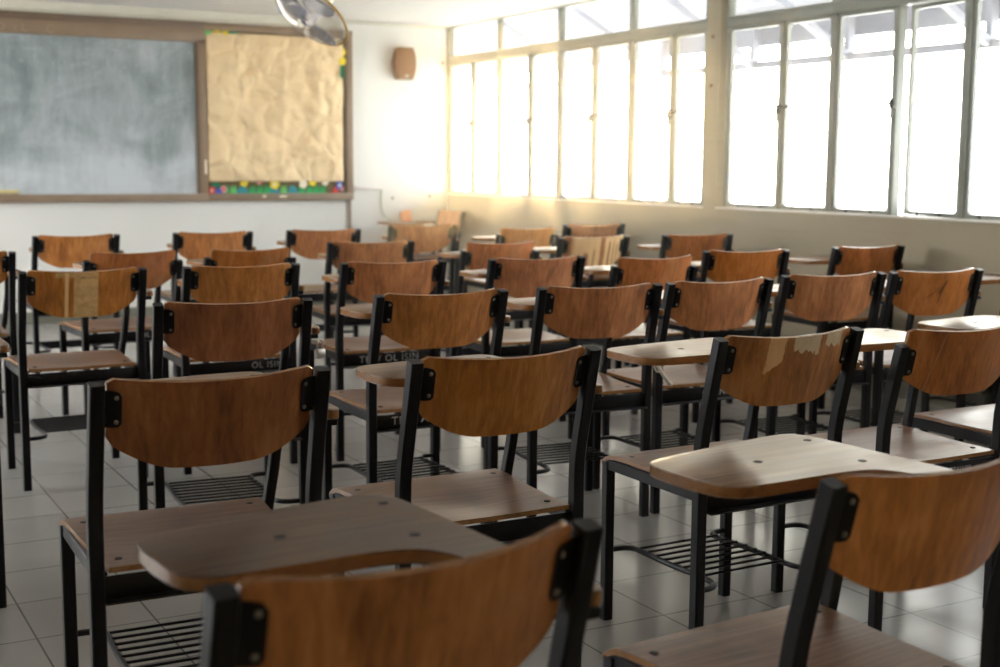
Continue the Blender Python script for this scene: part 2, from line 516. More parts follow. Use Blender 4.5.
def bracket(sgn, s0, s1, top):
    bm = bmesh.new()
    # plate lying on the rear face, rounded at the inner corners
    xs = [.206, .196, .186, .176, .171]
    g = []
    for lay in (0, 1):
        gg = []
        for k, x in enumerate(xs):
            c = 0 if k < 3 else (.002 if k == 3 else .009)
            gg.append([bm.verts.new(back_point(sgn * x, (s0 + c) + (s1 - s0 - 2 * c) * j / 3, .0055 + .0035 * lay, top)) for j in range(4)])
        g.append(gg)
    n = len(xs)
    for lay in (0, 1):
        for i in range(n - 1):
            for j in range(3): bm.faces.new((g[lay][i][j], g[lay][i + 1][j], g[lay][i + 1][j + 1], g[lay][i][j + 1]))
    ring = [(i, 0) for i in range(n - 1)] + [(n - 1, j) for j in range(3)] + [(i, 3) for i in range(n - 1, 0, -1)] + [(0, j) for j in range(3, 0, -1)]
    for k in range(len(ring)):
        a, b = ring[k], ring[(k + 1) % len(ring)]
        bm.faces.new((g[0][a[0]][a[1]], g[0][b[0]][b[1]], g[1][b[0]][b[1]], g[1][a[0]][a[1]]))
    # two dome-headed screws
    for s in (s0 + .012, s1 - .012):
        p = back_point(sgn * .180, s, .009, top)
        M = Matrix.Translation(p) @ NR.to_track_quat('Z', 'Y').to_matrix().to_4x4()
        lathe(bm, [(.0046, 0), (.0044, .0018), (.0028, .0032), (0, .0036)], 10, M, 1)
    # weld tab to the post
    p = back_point(sgn * .203, (s0 + s1) / 2, .004, top)
    box(bm, p - Vector((.006, .006, .028)), p + Vector((.006, .008, .028)), .002)
    return bm

def seat():
    bm = bmesh.new()
    nx, ny = 22, 26
    def P(u, v, lay):
        y = .055 + (.470 - .055) * v
        hw = .192 + (.217 - .192) * v
        x = hw * u
        z = .450
        # saddle hollow, raised front, rolled front lip
        z -= .013 * math.exp(-((x / .12) ** 2)) * math.exp(-((y - .19) / .10) ** 2)
        z += .004 * math.exp(-((y - .38) / .07) ** 2)
        if v > .90:
            t = (v - .90) / .10
            z -= .018 * t * t
        if lay: z -= .011
        return Vector((x, y, z))
    G = [[[bm.verts.new(P(-1 + 2 * i / nx, j / ny, L)) for j in range(ny + 1)] for i in range(nx + 1)] for L in (0, 1)]
    for L in (0, 1):
        for i in range(nx):
            for j in range(ny): bm.faces.new((G[L][i][j], G[L][i + 1][j], G[L][i + 1][j + 1], G[L][i][j + 1]))
    ring = [(i, 0) for i in range(nx)] + [(nx, j) for j in range(ny)] + [(i, ny) for i in range(nx, 0, -1)] + [(0, j) for j in range(ny, 0, -1)]
    for k in range(len(ring)):
        a, b = ring[k], ring[(k + 1) % len(ring)]
        f = bm.faces.new((G[0][a[0]][a[1]], G[0][b[0]][b[1]], G[1][b[0]][b[1]], G[1][a[0]][a[1]])); f.material_index = 1
    for x, y in ((-.165, .105), (.165, .105), (-.18, .385), (.18, .385)):
        lathe(bm, [(.0075, .4495), (.0075, .4512), (.004, .4518), (0, .4516)], 10, Matrix.Translation((x, y, .003 if y > .3 else 0)), 2)
    return bm

TAB = [(.259, .022), (.262, .05), (.262, .22), (.262, .40), (.262, .50), (.256, .552), (.225, .568), (.06, .549), (-.092, .528), (-.126, .516), (-.141, .48), (-.143, .39),
       (-.136, .335), (-.115, .308), (-.07, .301), (.0, .299), (.07, .297), (.12, .293), (.155, .280), (.175, .255), (.187, .215), (.197, .15), (.212, .10), (.234, .07), (.236, .022)]
def tablet2():
    bm = bmesh.new()
    prism(bm, chaikin(TAB, 2), .702, .722, 'z', .0025, 0, 1)
    for x, y in ((.185, .335), (.228, .50), (.03, .42)):
        lathe(bm, [(.0075, .7215), (.0075, .7227), (.004, .7223), (0, .7222)], 10, Matrix.Translation((x, y, 0)), 2)
    return bm

def seat_frame():
    bm = bmesh.new()
    for s in (-1, 1):
        sweep(bm, [(s * .203, .072, .422), (s * .203, .448, .426)], sq_section(.020, .030, .002), hint=(1, 0, 0))
    sweep(bm, [(-.19, .452, .420), (.19, .452, .420)], sq_section(.020, .026, .002), hint=(0, 1, 0))
    # plates under the seat screws
    box(bm, (-.19, .095, .432), (.19, .118, .438)); box(bm, (-.19, .375, .434), (.19, .398, .440))
    return bm

def cross_bar():
    bm = bmesh.new()
    # angle iron between the rear posts: upright web and a lip towards the back
    box(bm, (-.204, .058, .384), (.204, .0625, .432), .001, 0)
    box(bm, (-.204, .030, .384), (.204, .058, .3875), .0008, 1)
    return bm

def front_leg(s):
    bm = bmesh.new()
    sweep(bm, [(s * .203, .456, 0), (s * .203, .456, .432)], sq_section(.0275, .0265), hint=(1, 0, 0))
    return bm

def tablet_support():
    bm = bmesh.new()
    sweep(bm, [(.214, .405, .412), (.227, .405, .440), (.240, .402, .52), (.249, .398, .60), (.250, .396, .695)], sq_section(.023, .025), hint=(1, 0, 0))
    return bm
def tablet_brace():
    bm = bmesh.new(); box(bm, (.035, .380, .694), (.258, .412, .7025), .001); return bm
def arm_tab():
    bm = bmesh.new(); box(bm, (.228, .020, .690), (.252, .046, .7025), .001); return bm

def rack_tube(s):
    bm = bmesh.new()
    z = .190
    pts = [(s * .198, .452, z), (s * .160, .452, z), (s * .138, .440, z), (s * .130, .415, z), (s * .138, .27, z), (s * .130, .125, z), (s * .140, .085, z), (s * .165, .068, z), (s * .205, .066, z)]
    pts = chaikin(pts, 2, False)
    sweep(bm, pts, ci_section(.0075, 8), hint=(0, 0, 1))
    return bm

def rack():
    bm = bmesh.new()
    for k in range(8):
        y = .405 - k * .038
        hw = .130 + .008 * (1 - abs(y - .27) / .145)
        sweep(bm, [(-hw, y, .197), (hw, y, .197)], ci_section(.0035, 6), hint=(0, 0, 1))
    return bm

GRP = 'tablet-arm classroom chairs in rows'
def make_chair(kind):
    root = thing('tablet_chair', 'prototype', 'chair', group=GRP)
    zl, zr = (.81, .81) if kind == 'A' else (.765, .753)
    top = .816 if kind == 'A' else .804
    s0, s1 = (.022, .094) if kind == 'A' else (.050, .122)
    link('rear_leg', rear_leg(-.215, zl), M_BLACK, root)
    link('rear_leg', rear_leg(.215, zr), M_BLACK, root)
    b = link('backrest', backrest(top), [M_BACK, M_EDGE], root)
    for s in (-1, 1): link('backrest_bracket', bracket(s, s0, s1, top), [M_BLACK, M_SCREW], root)
    link('seat', seat(), [M_SEAT, M_EDGE, M_HOLE], root)
    link('seat_frame', seat_frame(), M_BLACK, root)
    link('cross_bar', cross_bar(), [M_BLACK, M_DUSTY], root)
    for s in (-1, 1): link('front_leg', front_leg(s), M_BLACK, root)
    link('tablet_support', tablet_support(), M_BLACK, root)
    link('tablet_brace', tablet_brace(), M_BLACK, root)
    link('arm_bracket', arm_tab(), M_BLACK, root)
    link('writing_tablet', tablet2(), [M_TAB, M_TEDGE, M_HOLE], root)
    rk = link('book_rack', rack(), M_BLACK, root)
    for s in (-1, 1): link('rack_tube', rack_tube(s), M_BLACK, rk)
    return root

PROTO = {'A': make_chair('A'), 'B': make_chair('B')}
USED = {'A': False, 'B': False}
CH = {}
def chair(key, x, y, rot, label, kind='A', back=None):
    if not USED[kind]:
        o = PROTO[kind]; USED[kind] = True
        o.location = (x, y, 0); o.rotation_euler = (0, 0, math.radians(rot)); o['label'] = label
    else:
        o = dup(PROTO[kind], (x, y, 0), math.radians(rot), label)
    CH[key] = o
    if back is not None:
        for c in o.children:
            if c.name.startswith('backrest') and 'bracket' not in c.name:
                c.material_slots[0].link = 'OBJECT'; c.material_slots[0].material = back
    return o

chair(30, .574, 1.189, 4.5, 'blurred wooden tablet chair nearest the camera, cut off by the bottom edge')
chair(31, 1.386, 1.240, 4, 'wooden tablet chair in the bottom right corner with a pale worn tablet ahead of it')
chair(29, .728, 2.402, -1.6, 'brown tablet chair left of centre in the second row, behind the darkened brown tablet', back=M_BACK_SHADE)
chair(28, 1.359, 2.397, .1, 'orange-brown tablet chair at the middle of the second row with a glossy dark seat')
chair(26, 2.133, 2.393, 1.1, 'tablet chair whose backrest has torn pale veneer patches along its top edge', back=M_CHIP)
chair(27, 2.685, 2.352, 0, 'tablet chair at the right edge with a reddish scraped backrest above its posts', 'B', M_SCRAPE)
chair(32, 3.282, 2.45, 0, 'tablet chair mostly outside the right edge, only its pale seat and tablet showing')
chair(4, 1.175, 3.664, -5.3, 'tablet chair with a padlock clipped to its right back post', back=M_BACK_RED)
chair(12, 1.83, 3.638, .4, 'orange tablet chair with a smooth golden backrest directly behind the middle second-row chair')
chair(18, 2.399, 3.615, -5.4, 'tablet chair with a dark spot on its backrest, right post tied by white string')
chair(22, 2.89, 3.608, 0, 'two-tone brown tablet chair with its left post tied by string to its neighbour')
chair(23, 3.446, 3.643, -6.4, 'plain brown tablet chair just left of the one with dark pen strokes')
chair(25, 3.936, 3.606, -3.9, 'tablet chair whose reddish backrest carries dark pen strokes', back=M_MARK)
chair('r', 4.66, 3.66, 0, 'tablet chair beyond the right edge, only its tablet end showing against the beige wall')
chair('l', .30, 3.64, 0, 'tablet chair beyond the left edge, only the end of its tablet arm showing')
chair(3, 1.023, 4.95, .7, 'tablet chair at the left with pale vertical tape strips down its backrest', back=M_STRIPE)
chair(7, 1.614, 4.925, -2, 'plain tablet chair straight behind the padlocked one, one place right of the tape-striped chair')
chair(10, 2.228, 4.865, -2.1, 'tablet chair with white stencilled writing on the bar under its seat')
chair(14, 2.871, 4.814, -2.5, 'golden tablet chair in the sunlit middle, fourth place in the row of the tape-striped chair')
chair(19, 3.46, 4.77, -1, 'tablet chair with low post tops left of the reddish chair in the window-side rows', 'B')
chair(21, 4.012, 4.823, -8.1, 'reddish tablet chair second from the window wall in the fourth row', back=M_BACK_RED)
chair(24, 4.80, 4.84, -1.6, 'tablet chair nearest the beige wall under the right-hand window, its tablet reaching left', back=M_BACK_RED)
chair(0, .735, 6.05, 0, 'tablet chair cut by the left edge, only the right end of its backrest showing')
chair(2, 1.47, 6.02, 5, 'tablet chair whose backrest stands above its posts, just behind the tape-striped chair', 'B')
chair(6, 2.01, 5.99, 4.7, 'half hidden tablet chair showing only its backrest top behind the plain fourth-row chair', 'B')
chair(9, 2.682, 6.133, -5, 'tablet chair in the fifth row, left of the sunlit ones and behind the stencilled chair')
chair(13, 3.35, 5.98, -2, 'sunlit golden tablet chair with a pale chip at its right top, backrest above low posts', 'B')
chair(17, 4.00, 6.10, 0, 'tablet chair with most veneer peeled to pale wood and dark vertical streaks', back=M_PEEL)
chair(20, 4.694, 6.079, -7, 'reddish tablet chair beside the window wall in the fifth row, below the pillar', back=M_BACK_RED)
chair(1, 1.47, 7.26, 3.2, 'front-row tablet chair at far left below the chalkboard')
chair(5, 2.228, 7.303, -.1, 'front-row tablet chair below the left part of the kraft paper')
chair(8, 2.90, 7.32, -2, 'front-row tablet chair below the right end of the pinboard')
chair(11, 3.69, 7.62, -8, 'front-row tablet chair standing in front of the corner chair and leaning board')
chair(15, 4.26, 7.26, 2, 'front-row sunlit tablet chair with faint chalk writing on its backrest', 'B', M_CHALK)
chair(16, 4.83, 7.37, -4.6, 'front-row tablet chair closest to the window wall, behind the peeled chair')
chair('corner', 5.00, 9.78, 90, 'turned tablet chair standing alone in the far corner with its back to the window wall')

# stencilled writing on a few rear bars
def lettering(key, text, x, size, w=None):
    cu = bpy.data.curves.new('lettering', 'FONT'); cu.body = text; cu.size = size; cu.extrude = .0006; cu.align_x = 'CENTER'; cu.align_y = 'CENTER'; cu.space_character = 1.15
    tmp = bpy.data.objects.new('tmp', cu); COL.objects.link(tmp)
    bpy.context.view_layer.update()
    me = bpy.data.meshes.new_from_object(tmp.evaluated_get(bpy.context.evaluated_depsgraph_get()))
    bpy.data.objects.remove(tmp); me.name = 'lettering'
    me.materials.clear(); me.materials.append(M_STENCIL)
    o = bpy.data.objects.new('lettering', me); COL.objects.link(o)
    bar = [c for c in CH[key].children if c.name.startswith('cross_bar')][0]
    o.parent = bar
    o.location = (x, .0572, .410); o.rotation_euler = (PI / 2, 0, 0)
    o['label'] = 'white stencilled lettering'
    return o
lettering(10, 'TRW OL ISIN', .0, .040)
lettering(12, 'TRW AME', -.06, .036)
lettering(7, 'OL ISIN', .11, .034)
lettering(5, 'TRW OL', .02, .036)
lettering(2, 'OL ISIN', .10, .034)
lettering(22, 'OLANA TR', .07, .034)
lettering(27, '1774/100', .06, .022)
lettering(23, 'AWA', -.12, .030)

# padlock on the post of chair 4
bm = bmesh.new()
pl = thing('padlock', 'small steel padlock hanging from a chair post in the third row', 'padlock', (1.407, 3.595, .640), math.radians(20))
box(bm, (-.016, -.008, 0), (.016, .008, .028), .003); link('lock_body', bm, M_STEEL, pl)
bm = bmesh.new()
sh = [(-.010, 0, .026), (-.010, 0, .044)] + [(-.010 * math.cos(a), 0, .044 + .012 * math.sin(a)) for a in [k * PI / 6 for k in range(1, 6)]] + [(.010, 0, .044), (.010, 0, .026)]
sweep(bm, sh, ci_section(.0028, 8), hint=(0, 1, 0)); link('shackle', bm, M_STEEL, pl)
bm = bmesh.new()
lathe(bm, [(.010, -.006), (.012, 0), (.010, .006), (0, .007)], 12, Matrix.Translation((-.012, .006, .050)))
link('staple', bm, M_STEEL, pl)

# string tying two posts
bm = bmesh.new()
A = Vector((2.614, 3.655, .545)); B = Vector((2.675, 3.665, .545))
loop = []
for k in range(20):
    a = 2 * PI * k / 20
    loop.append((A.x + .030 + .058 * math.cos(a), A.y + .006 + .024 * math.sin(a), .545 + .012 * math.sin(a * 2)))
sweep(bm, loop, ci_section(.003, 6), hint=(0, 0, 1), closed=True)
tail = [(2.622, 3.628, .552), (2.632, 3.618, .535), (2.650, 3.612, .505), (2.672, 3.610, .478), (2.690, 3.612, .462)]
sweep(bm, chaikin(tail, 2, False), ci_section(.0065, 6), hint=(0, 1, 0))
tail2 = [(2.622, 3.628, .552), (2.620, 3.616, .525), (2.632, 3.610, .505), (2.655, 3.612, .520), (2.640, 3.622, .545)]
sweep(bm, chaikin(tail2, 2, False), ci_section(.002, 6), hint=(0, 1, 0))
tag(link('string_tie', bm, M_STRING), 'knotted white string tying two neighbouring chair posts together', 'string')

# ------------------------------------------------------------------ the room
XW, YW, ZC = 5.169, 10.20, 2.345
XL, YB = -2.6, -2.6
SILL = .94
bm = bmesh.new(); box(bm, (XL - .2, YB - .2, -.12), (XW + .12, YW + .2, 0)); struct(link('floor', bm, M_FLOOR, smooth=False))
bm = bmesh.new(); box(bm, (XL - .2, YB - .2, ZC), (XW + .12, YW + .2, ZC + .12)); struct(link('ceiling', bm, M_CEIL, smooth=False))
bm = bmesh.new(); box(bm, (XL - .2, YW, 0), (XW + .12, YW + .2, ZC)); struct(link('wall_front', bm, M_WALLF, smooth=False))
bm = bmesh.new(); box(bm, (XL - .2, YB - .2, 0), (XW + .12, YB, ZC)); struct(link('wall_back', bm, M_WALLF, smooth=False))
# left wall: low wall, lintel, piers; unseen openings added and sized for fill light
bm = bmesh.new()
box(bm, (XL - .2, YB, 0), (XL, YW, .9)); box(bm, (XL - .2, YB, 2.2), (XL, YW, ZC))
for y0, y1 in ((YB, 5.3), (7.6, 7.9), (9.95, YW)): box(bm, (XL - .2, y0, .9), (XL, y1, 2.2))
struct(link('wall_left', bm, M_WALLF, smooth=False))
# right wall: parapet under the windows plus the pillars
PIL = [(6.53, 6.655), (2.90, 3.03)]
bm = bmesh.new()
box(bm, (XW, YB, 0), (XW + .12, YW, SILL))
box(bm, (XW, YB, SILL), (XW + .12, 1.13, ZC))  # unseen solid stretch, closed off to keep the near room darker
for y0, y1 in PIL: box(bm, (XW, y0, SILL), (XW + .12, y1, ZC))
struct(link('wall_right', bm, M_WALLR, smooth=False))
bm = bmesh.new()
banks = [(6.655, YW), (3.03, 6.53), (1.13, 2.90)]
for y0, y1 in banks: box(bm, (XW - .004, y0, SILL - .002), (XW + .05, y1, SILL + .010), .003)
struct(link('trim_1', bm, M_SILL))
bm = bmesh.new(); box(bm, (XW - .012, YB, 0), (XW, YW, .10), .002); struct(link('baseboard_right', bm, M_SKIRT))
bm = bmesh.new(); box(bm, (XL, YW - .012, 0), (XW, YW, .09), .002); struct(link('baseboard_front', bm, M_SKIRT))
# crown moulding over the board: two stepped bands
bm = bmesh.new()
prof = [(0, 0), (.014, .0), (.018, .012), (.018, .034), (.030, .040), (.034, .060), (.046, .066), (.046, .080), (0, .080)]
vs = [[bm.verts.new((x, YW - d, 2.265 + z)) for d, z in prof] for x in (XL, 4.20)]
n = len(prof)
for k in range(n): bm.faces.new((vs[0][k], vs[0][(k + 1) % n], vs[1][(k + 1) % n], vs[1][k]))
bm.faces.new(vs[0]); bm.faces.new(vs[1][::-1])
struct(link('trim_2', bm, M_CREAM, smooth=False))
bm = bmesh.new(); box(bm, (4.20, YW - .012, 2.325), (XW, YW, ZC), .002); struct(link('trim_3', bm, M_CREAM))
bm = bmesh.new(); box(bm, (XW - .012, 3.03, 2.335), (XW + .03, YW, ZC), .002); struct(link('trim_4', bm, M_CREAM))

# ------------------------------------------------------------------ windows
XP = 5.228                           # glazing plane
def rrect_hole_frame(bm, y0, y1, z0, z1, w, x0, x1, r=.018):
    # casement frame with rounded glass corners: outer rectangle minus rounded opening
    iy0, iy1, iz0, iz1 = y0 + w, y1 - w, z0 + w, z1 - w
    inner = []
    for cy, cz, a0 in ((iy1 - r, iz1 - r, 0), (iy0 + r, iz1 - r, 90), (iy0 + r, iz0 + r, 180), (iy1 - r, iz0 + r, 270)):
        for k in range(5):
            a = math.radians(a0 + k * 22.5); inner.append((cy + r * math.cos(a), cz + r * math.sin(a)))
    def outer(p):
        # project the inner point outwards on the rectangle
        y, z = p
        oy = y1 if y > iy1 - r - 1e-6 else (y0 if y < iy0 + r + 1e-6 else y)
        oz = z1 if z > iz1 - r - 1e-6 else (z0 if z < iz0 + r + 1e-6 else z)
        return (oy, oz)
    out = []
    for k, p in enumerate(inner):
        c = k % 5
        y, z = p
        corner = k // 5
        Y = y1 if corner in (0, 3) else y0; Z = z1 if corner in (0, 1) else z0
        if c == 2: out.append((Y, Z))
        elif (c < 2) == (corner in (0, 2)): out.append((Y, z))
        else: out.append((y, Z))
    n = len(inner)
    V = {}
    for nm, pts in (('i', inner), ('o', out)):
        for lay, x in ((0, x0), (1, x1)): V[nm, lay] = [bm.verts.new((x, y, z)) for y, z in pts]
    for k in range(n):
        k2 = (k + 1) % n
        for lay in (0, 1): bm.faces.new((V['i', lay][k], V['i', lay][k2], V['o', lay][k2], V['o', lay][k]))
        for nm in 'io': bm.faces.new((V[nm, 0][k], V[nm, 0][k2], V[nm, 1][k2], V[nm, 1][k]))

def latch(parent, XP, y, z, d, ring=True):
    bm = bmesh.new()
    box(bm, (XP - .044, y - .018, z - .026), (XP - .022, y + .018, z + .026), .004)
    sweep(bm, [(XP - .036, y, z), (XP - .056, y + d * .04, z + .004), (XP - .060, y + d * .13, z + .014)], ci_section(.0075, 6), hint=(0, 0, 1))
    if ring: sweep(bm, [(XP - .046, y - .006, z - .012), (XP - .052, y - .010, z - .055), (XP - .042, y + .002, z - .07)], ci_section(.006, 6), hint=(0, 1, 0))
    return link('latch', bm, M_LATCH, parent)

def window(num, y1, y0, mid, ajar=0.0):
    XP = 5.196 if num <= 4 else 5.228
    # y1: far end, y0: near end (towards the camera), mid: centre post
    w = bpy.data.objects.new('window_%d' % num, None); COL.objects.link(w); struct(w)
    zt0, zt1 = 2.032, 2.092          # transom rail
    bm = bmesh.new()
    x0, x1 = XP - .022, XP + .03
    box(bm, (x0, y0, SILL + .006), (x1, y1, SILL + .014), .003)             # bottom rail
    box(bm, (x0 - .006, y0, zt0), (x1, y1, zt1), .004)                      # transom rail
    box(bm, (x0 - .012, y0, zt0 + .050), (x0, y1, zt0 + .066), .003)        # drip moulding
    box(bm, (x0, y0, 2.330), (x1, y1, ZC), .002)                            # head
    for a, b in ((y0, y0 + .019), (y1 - .019, y1)): box(bm, (x0, a, SILL + .006), (x1, b, ZC), .003)
    box(bm, (x0, mid - .014, SILL + .008), (x1, mid + .014, zt0 + .01), .003)
    link('window_frame', bm, M_WINF, w)
    z0, z1 = SILL + .0145, zt0 - .001
    for a, b, aj in ((mid + .014, y1 - .019, 0), (y0 + .019, mid - .014, ajar)):
        # casement hinged on the outer side
        hinge = y1 - .019 if b > mid + .1 else y0 + .019
        cas = bpy.data.objects.new('casement', None)
        bm = bmesh.new(); rrect_hole_frame(bm, a - hinge, b - hinge, z0, z1, .019, -.012, .014)
        fr = link('casement', bm, M_WINF, w); bpy.data.objects.remove(cas)
        fr.location = (XP, hinge, 0); fr.rotation_euler = (0, 0, aj)
        bm = bmesh.new(); box(bm, (-.002, a + .015 - hinge, z0 + .015), (.002, b - .015 - hinge, z1 - .015))
        link('glass_pane', bm, M_GLASS, fr, smooth=False)
        # little stay pegs on the bottom rail
        bm = bmesh.new()
        for t in (.3, .72):
            yy = a + (b - a) * t - hinge
            lathe(bm, [(.006, 0), (.007, .012), (.003, .018), (0, .019)], 8, Matrix.Translation((-.018, yy, z0 - .002)))
        link('stay_peg', bm, M_LATCH, fr)
    latch(w, XP, mid, 1.53, -1 if not ajar else 1, True)
    bm = bmesh.new(); box(bm, (XP - .002, y0 + .015, zt1 - .004), (XP + .002, y1 - .015, 2.334))
    link('glass_pane', bm, M_GLASS, w, smooth=False)
    return w
WIN = [(10.195, 9.33, 9.77, 0), (9.33, 8.41, 8.835, 0), (8.41, 7.49, 7.945, 0), (7.49, 6.66, 7.02, 0),
       (6.51, 5.58, 6.005, 0), (5.58, 4.645, 5.115, -.16), (4.645, 3.85, 4.25, 0), (3.85, 3.05, 3.45, 0),
       (2.88, 2.0, 2.44, 0), (2.0, 1.13, 1.56, 0), ]
for k, (a, b, m_, aj) in enumerate(WIN): window(k + 1, a, b, m_, aj)

# ------------------------------------------------------------------ outside the windows
def ext(name, f, m=M_OUT, smooth=False):
    bm = bmesh.new(); f(bm); return struct(link(name, bm, m, smooth=smooth))
ext('exterior_ground', lambda bm: box(bm, (XW + .12, -30, -.3), (60, 60, -.1)), M_GROUND)
def eave(bm):
    # boarded roof overhang, falling outwards, with open joints between the boards
    sl = lambda x: 2.62 - (x - 5.3) * .28
    xs = [5.32, 5.62, 5.66, 5.96, 6.00, 6.30, 6.34, 6.70]
    for i in range(0, len(xs), 2):
        a, b = xs[i], xs[i + 1]
        v = [bm.verts.new((x, y, sl(x) + dz)) for dz in (0, .025) for x in (a, b) for y in (-4, 14)]
        for q in ((0, 1, 3, 2), (4, 6, 7, 5), (0, 2, 6, 4), (1, 5, 7, 3), (0, 4, 5, 1), (2, 3, 7, 6)): bm.faces.new([v[k] for k in q])
ext('exterior_eave', eave)
ext('exterior_fascia_beam', lambda bm: box(bm, (6.58, -4, 2.085), (6.64, 14, 2.24), .004))
ext('exterior_rail_beam', lambda bm: box(bm, (6.47, -4, 1.912), (6.53, 14, 1.962), .004))
for y in (10.1, 8.93, 7.80, 6.82, 5.63, 4.5, 3.4, 2.3, 1.2):
    def f(bm, y=y):
        box(bm, (6.46, y - .03, -.1), (6.54, y + .03, 2.15), .004) if y in (10.1,) else box(bm, (6.47, y - .022, 1.93), (6.53, y + .022, 2.30), .004)
        sweep(bm, [(6.49, y, 1.94), (5.45, y, 2.50)], sq_section(.05, .05, .004), hint=(0, 1, 0))
    ext('exterior_brace', f)

# ------------------------------------------------------------------ chalkboard and pinboard
YF = YW - .055                       # front of the frames
cb = thing('chalkboard', 'large grey green chalkboard with a wide brown frame and chalk dust', 'chalkboard', (0, 0, 0))
XA, XD0, XD1, XE = -1.6, 3.000, 3.062, 4.281
bm = bmesh.new(); box(bm, (XA, YW - .024, .95), (3.012, YW - .002, 2.125)); link('writing_surface', bm, M_BOARD, cb, smooth=False)
bm = bmesh.new()
box(bm, (XA, YF, 2.110), (XD1, YW, 2.215), .003)
box(bm, (XA, YF - .012, .900), (XD1, YW, .957), .003)
box(bm, (XD0, YF, .94), (XD1, YW, 2.13), .003)
link('board_frame', bm, M_FRAME, cb)
bm = bmesh.new(); box(bm, (XA, YF - .012, 2.213), (XD1, YW, 2.262), .004); link('top_moulding', bm, M_FRAMED, cb)
bm = bmesh.new(); box(bm, (2.985, YF + .012, .957), (3.001, YW - .02, 2.112), .002); link('inner_bead', bm, M_FRAMED, cb)
# faint chalk letters on the frame
def frame_text(ch, x, z):
    cu = bpy.data.curves.new('chalk_letter', 'FONT'); cu.body = ch; cu.size = .085; cu.extrude = .0004
    tmp = bpy.data.objects.new('tmp', cu); COL.objects.link(tmp); bpy.context.view_layer.update()
    me = bpy.data.meshes.new_from_object(tmp.evaluated_get(bpy.context.evaluated_depsgraph_get())); bpy.data.objects.remove(tmp)
    me.materials.clear(); me.materials.append(M_CHALKW)
    o = bpy.data.objects.new('chalk_letter', me); COL.objects.link(o); o.parent = cb
    o.location = (x, YF - .0008, z); o.rotation_euler = (PI / 2, 0, 0)
M_CHALKW = simple('faded_chalk', srgb(158, 138, 118), .9, var=.15, scale=60)
for ch, x in (('D', 1.545), ('r', 1.66), ('L', 1.715), ('C', 1.885)): frame_text(ch, x, 2.125)

pb = thing('pinboard', 'brown framed pinboard right of the chalkboard with cut paper border', 'pinboard', (0, 0, 0))
bm = bmesh.new(); box(bm, (XD1, YW - .026, .93), (4.235, YW - .002, 2.245)); link('backing', bm, M_CORK, pb, smooth=False)
bm = bmesh.new()
box(bm, (XD1 + .0005, YF, .900), (XE, YW, .957), .003)
box(bm, (4.223, YF, .957), (XE, YW, 2.262), .003)
box(bm, (XD1 + .0005, YF, 2.205), (4.223, YW, 2.262), .003)
link('board_frame', bm, M_FRAME, pb)
bm = bmesh.new(); box(bm, (4.205, YF + .014, .957), (4.2232, YW - .02, 2.206), .002); link('inner_bead', bm, M_FRAMED, pb)

# kraft paper: crumpled sheet with folds
rnd = random.Random(11)
folds = []
cen = [(.56, .62), (.30, .80), (.78, .80), (.55, .16), (.18, .66), (.7, .4)]
for cx, cy in cen:
    for k in range(5):
        a = rnd.uniform(0, 2 * PI); L = rnd.uniform(.18, .42)
        folds.append((cx, cy, cx + L * math.cos(a), cy + L * math.sin(a), rnd.uniform(-.010, .011), rnd.uniform(.05, .11)))
folds += [(0, .62, 1, .63, .007, .05), (.53, 0, .56, 1, .008, .05), (0, .3, 1, .33, -.003, .05)]
def crease(u, v):
    h = 0
    for x0, y0, x1, y1, a, w in folds:
        dx, dy = x1 - x0, y1 - y0; L2 = dx * dx + dy * dy
        t = max(0, min(1, ((u - x0) * dx + (v - y0) * dy) / L2))
        d = math.hypot(u - x0 - t * dx, v - y0 - t * dy)
        h += a * max(0, 1 - d / w) * (1 - .6 * abs(t - .3))
    vo = lambda k, q: noise.voronoi(Vector((u * k + .15 * noise.noise(Vector((u * 5, v * 5, q))), v * k, q)))[0]
    d1, d2 = vo(2.6, 3.3), vo(5.5, 8.1)
    h += .055 * (d1[1] - d1[0]) * .6 + .022 * (d2[1] - d2[0]) - .02
    h += .006 * noise.noise(Vector((u * 4, v * 4, 1.7))) + .003 * noise.noise(Vector((u * 11, v * 11, 5.)))
    return h
bm = bmesh.new()
NX, NZ = 88, 88
px0, px1, pz0, pz1 = 3.068, 4.196, 1.050, 2.196
G = []
for i in range(NX + 1):
    row = []
    for j in range(NZ + 1):
        u, v = i / NX, j / NZ
        e = min(u, 1 - u, v, 1 - v)
        x = px0 + (px1 - px0) * u + .004 * noise.noise(Vector((v * 9, .3, 0))) * (1 if u in (0, 1) else 0)
        z = pz0 + (pz1 - pz0) * v + .006 * noise.noise(Vector((u * 7, 2.3, 0))) * (1 if v == 0 else 0)
        y = YW - .034 - max(.0, crease(u, v) * 2.0 + .045) * min(1, .35 + e * 8)
        row.append(bm.verts.new((x, min(y, YW - .030), z)))
    G.append(row)
for i in range(NX):
    for j in range(NZ): bm.faces.new((G[i][j], G[i + 1][j], G[i + 1][j + 1], G[i][j + 1]))
kp = link('kraft_paper', bm, M_PAPER)
sm = kp.modifiers.new('thickness', 'SOLIDIFY'); sm.thickness = .0012
tag(kp, 'crumpled sheet of tan kraft paper covering most of the pinboard', 'paper')

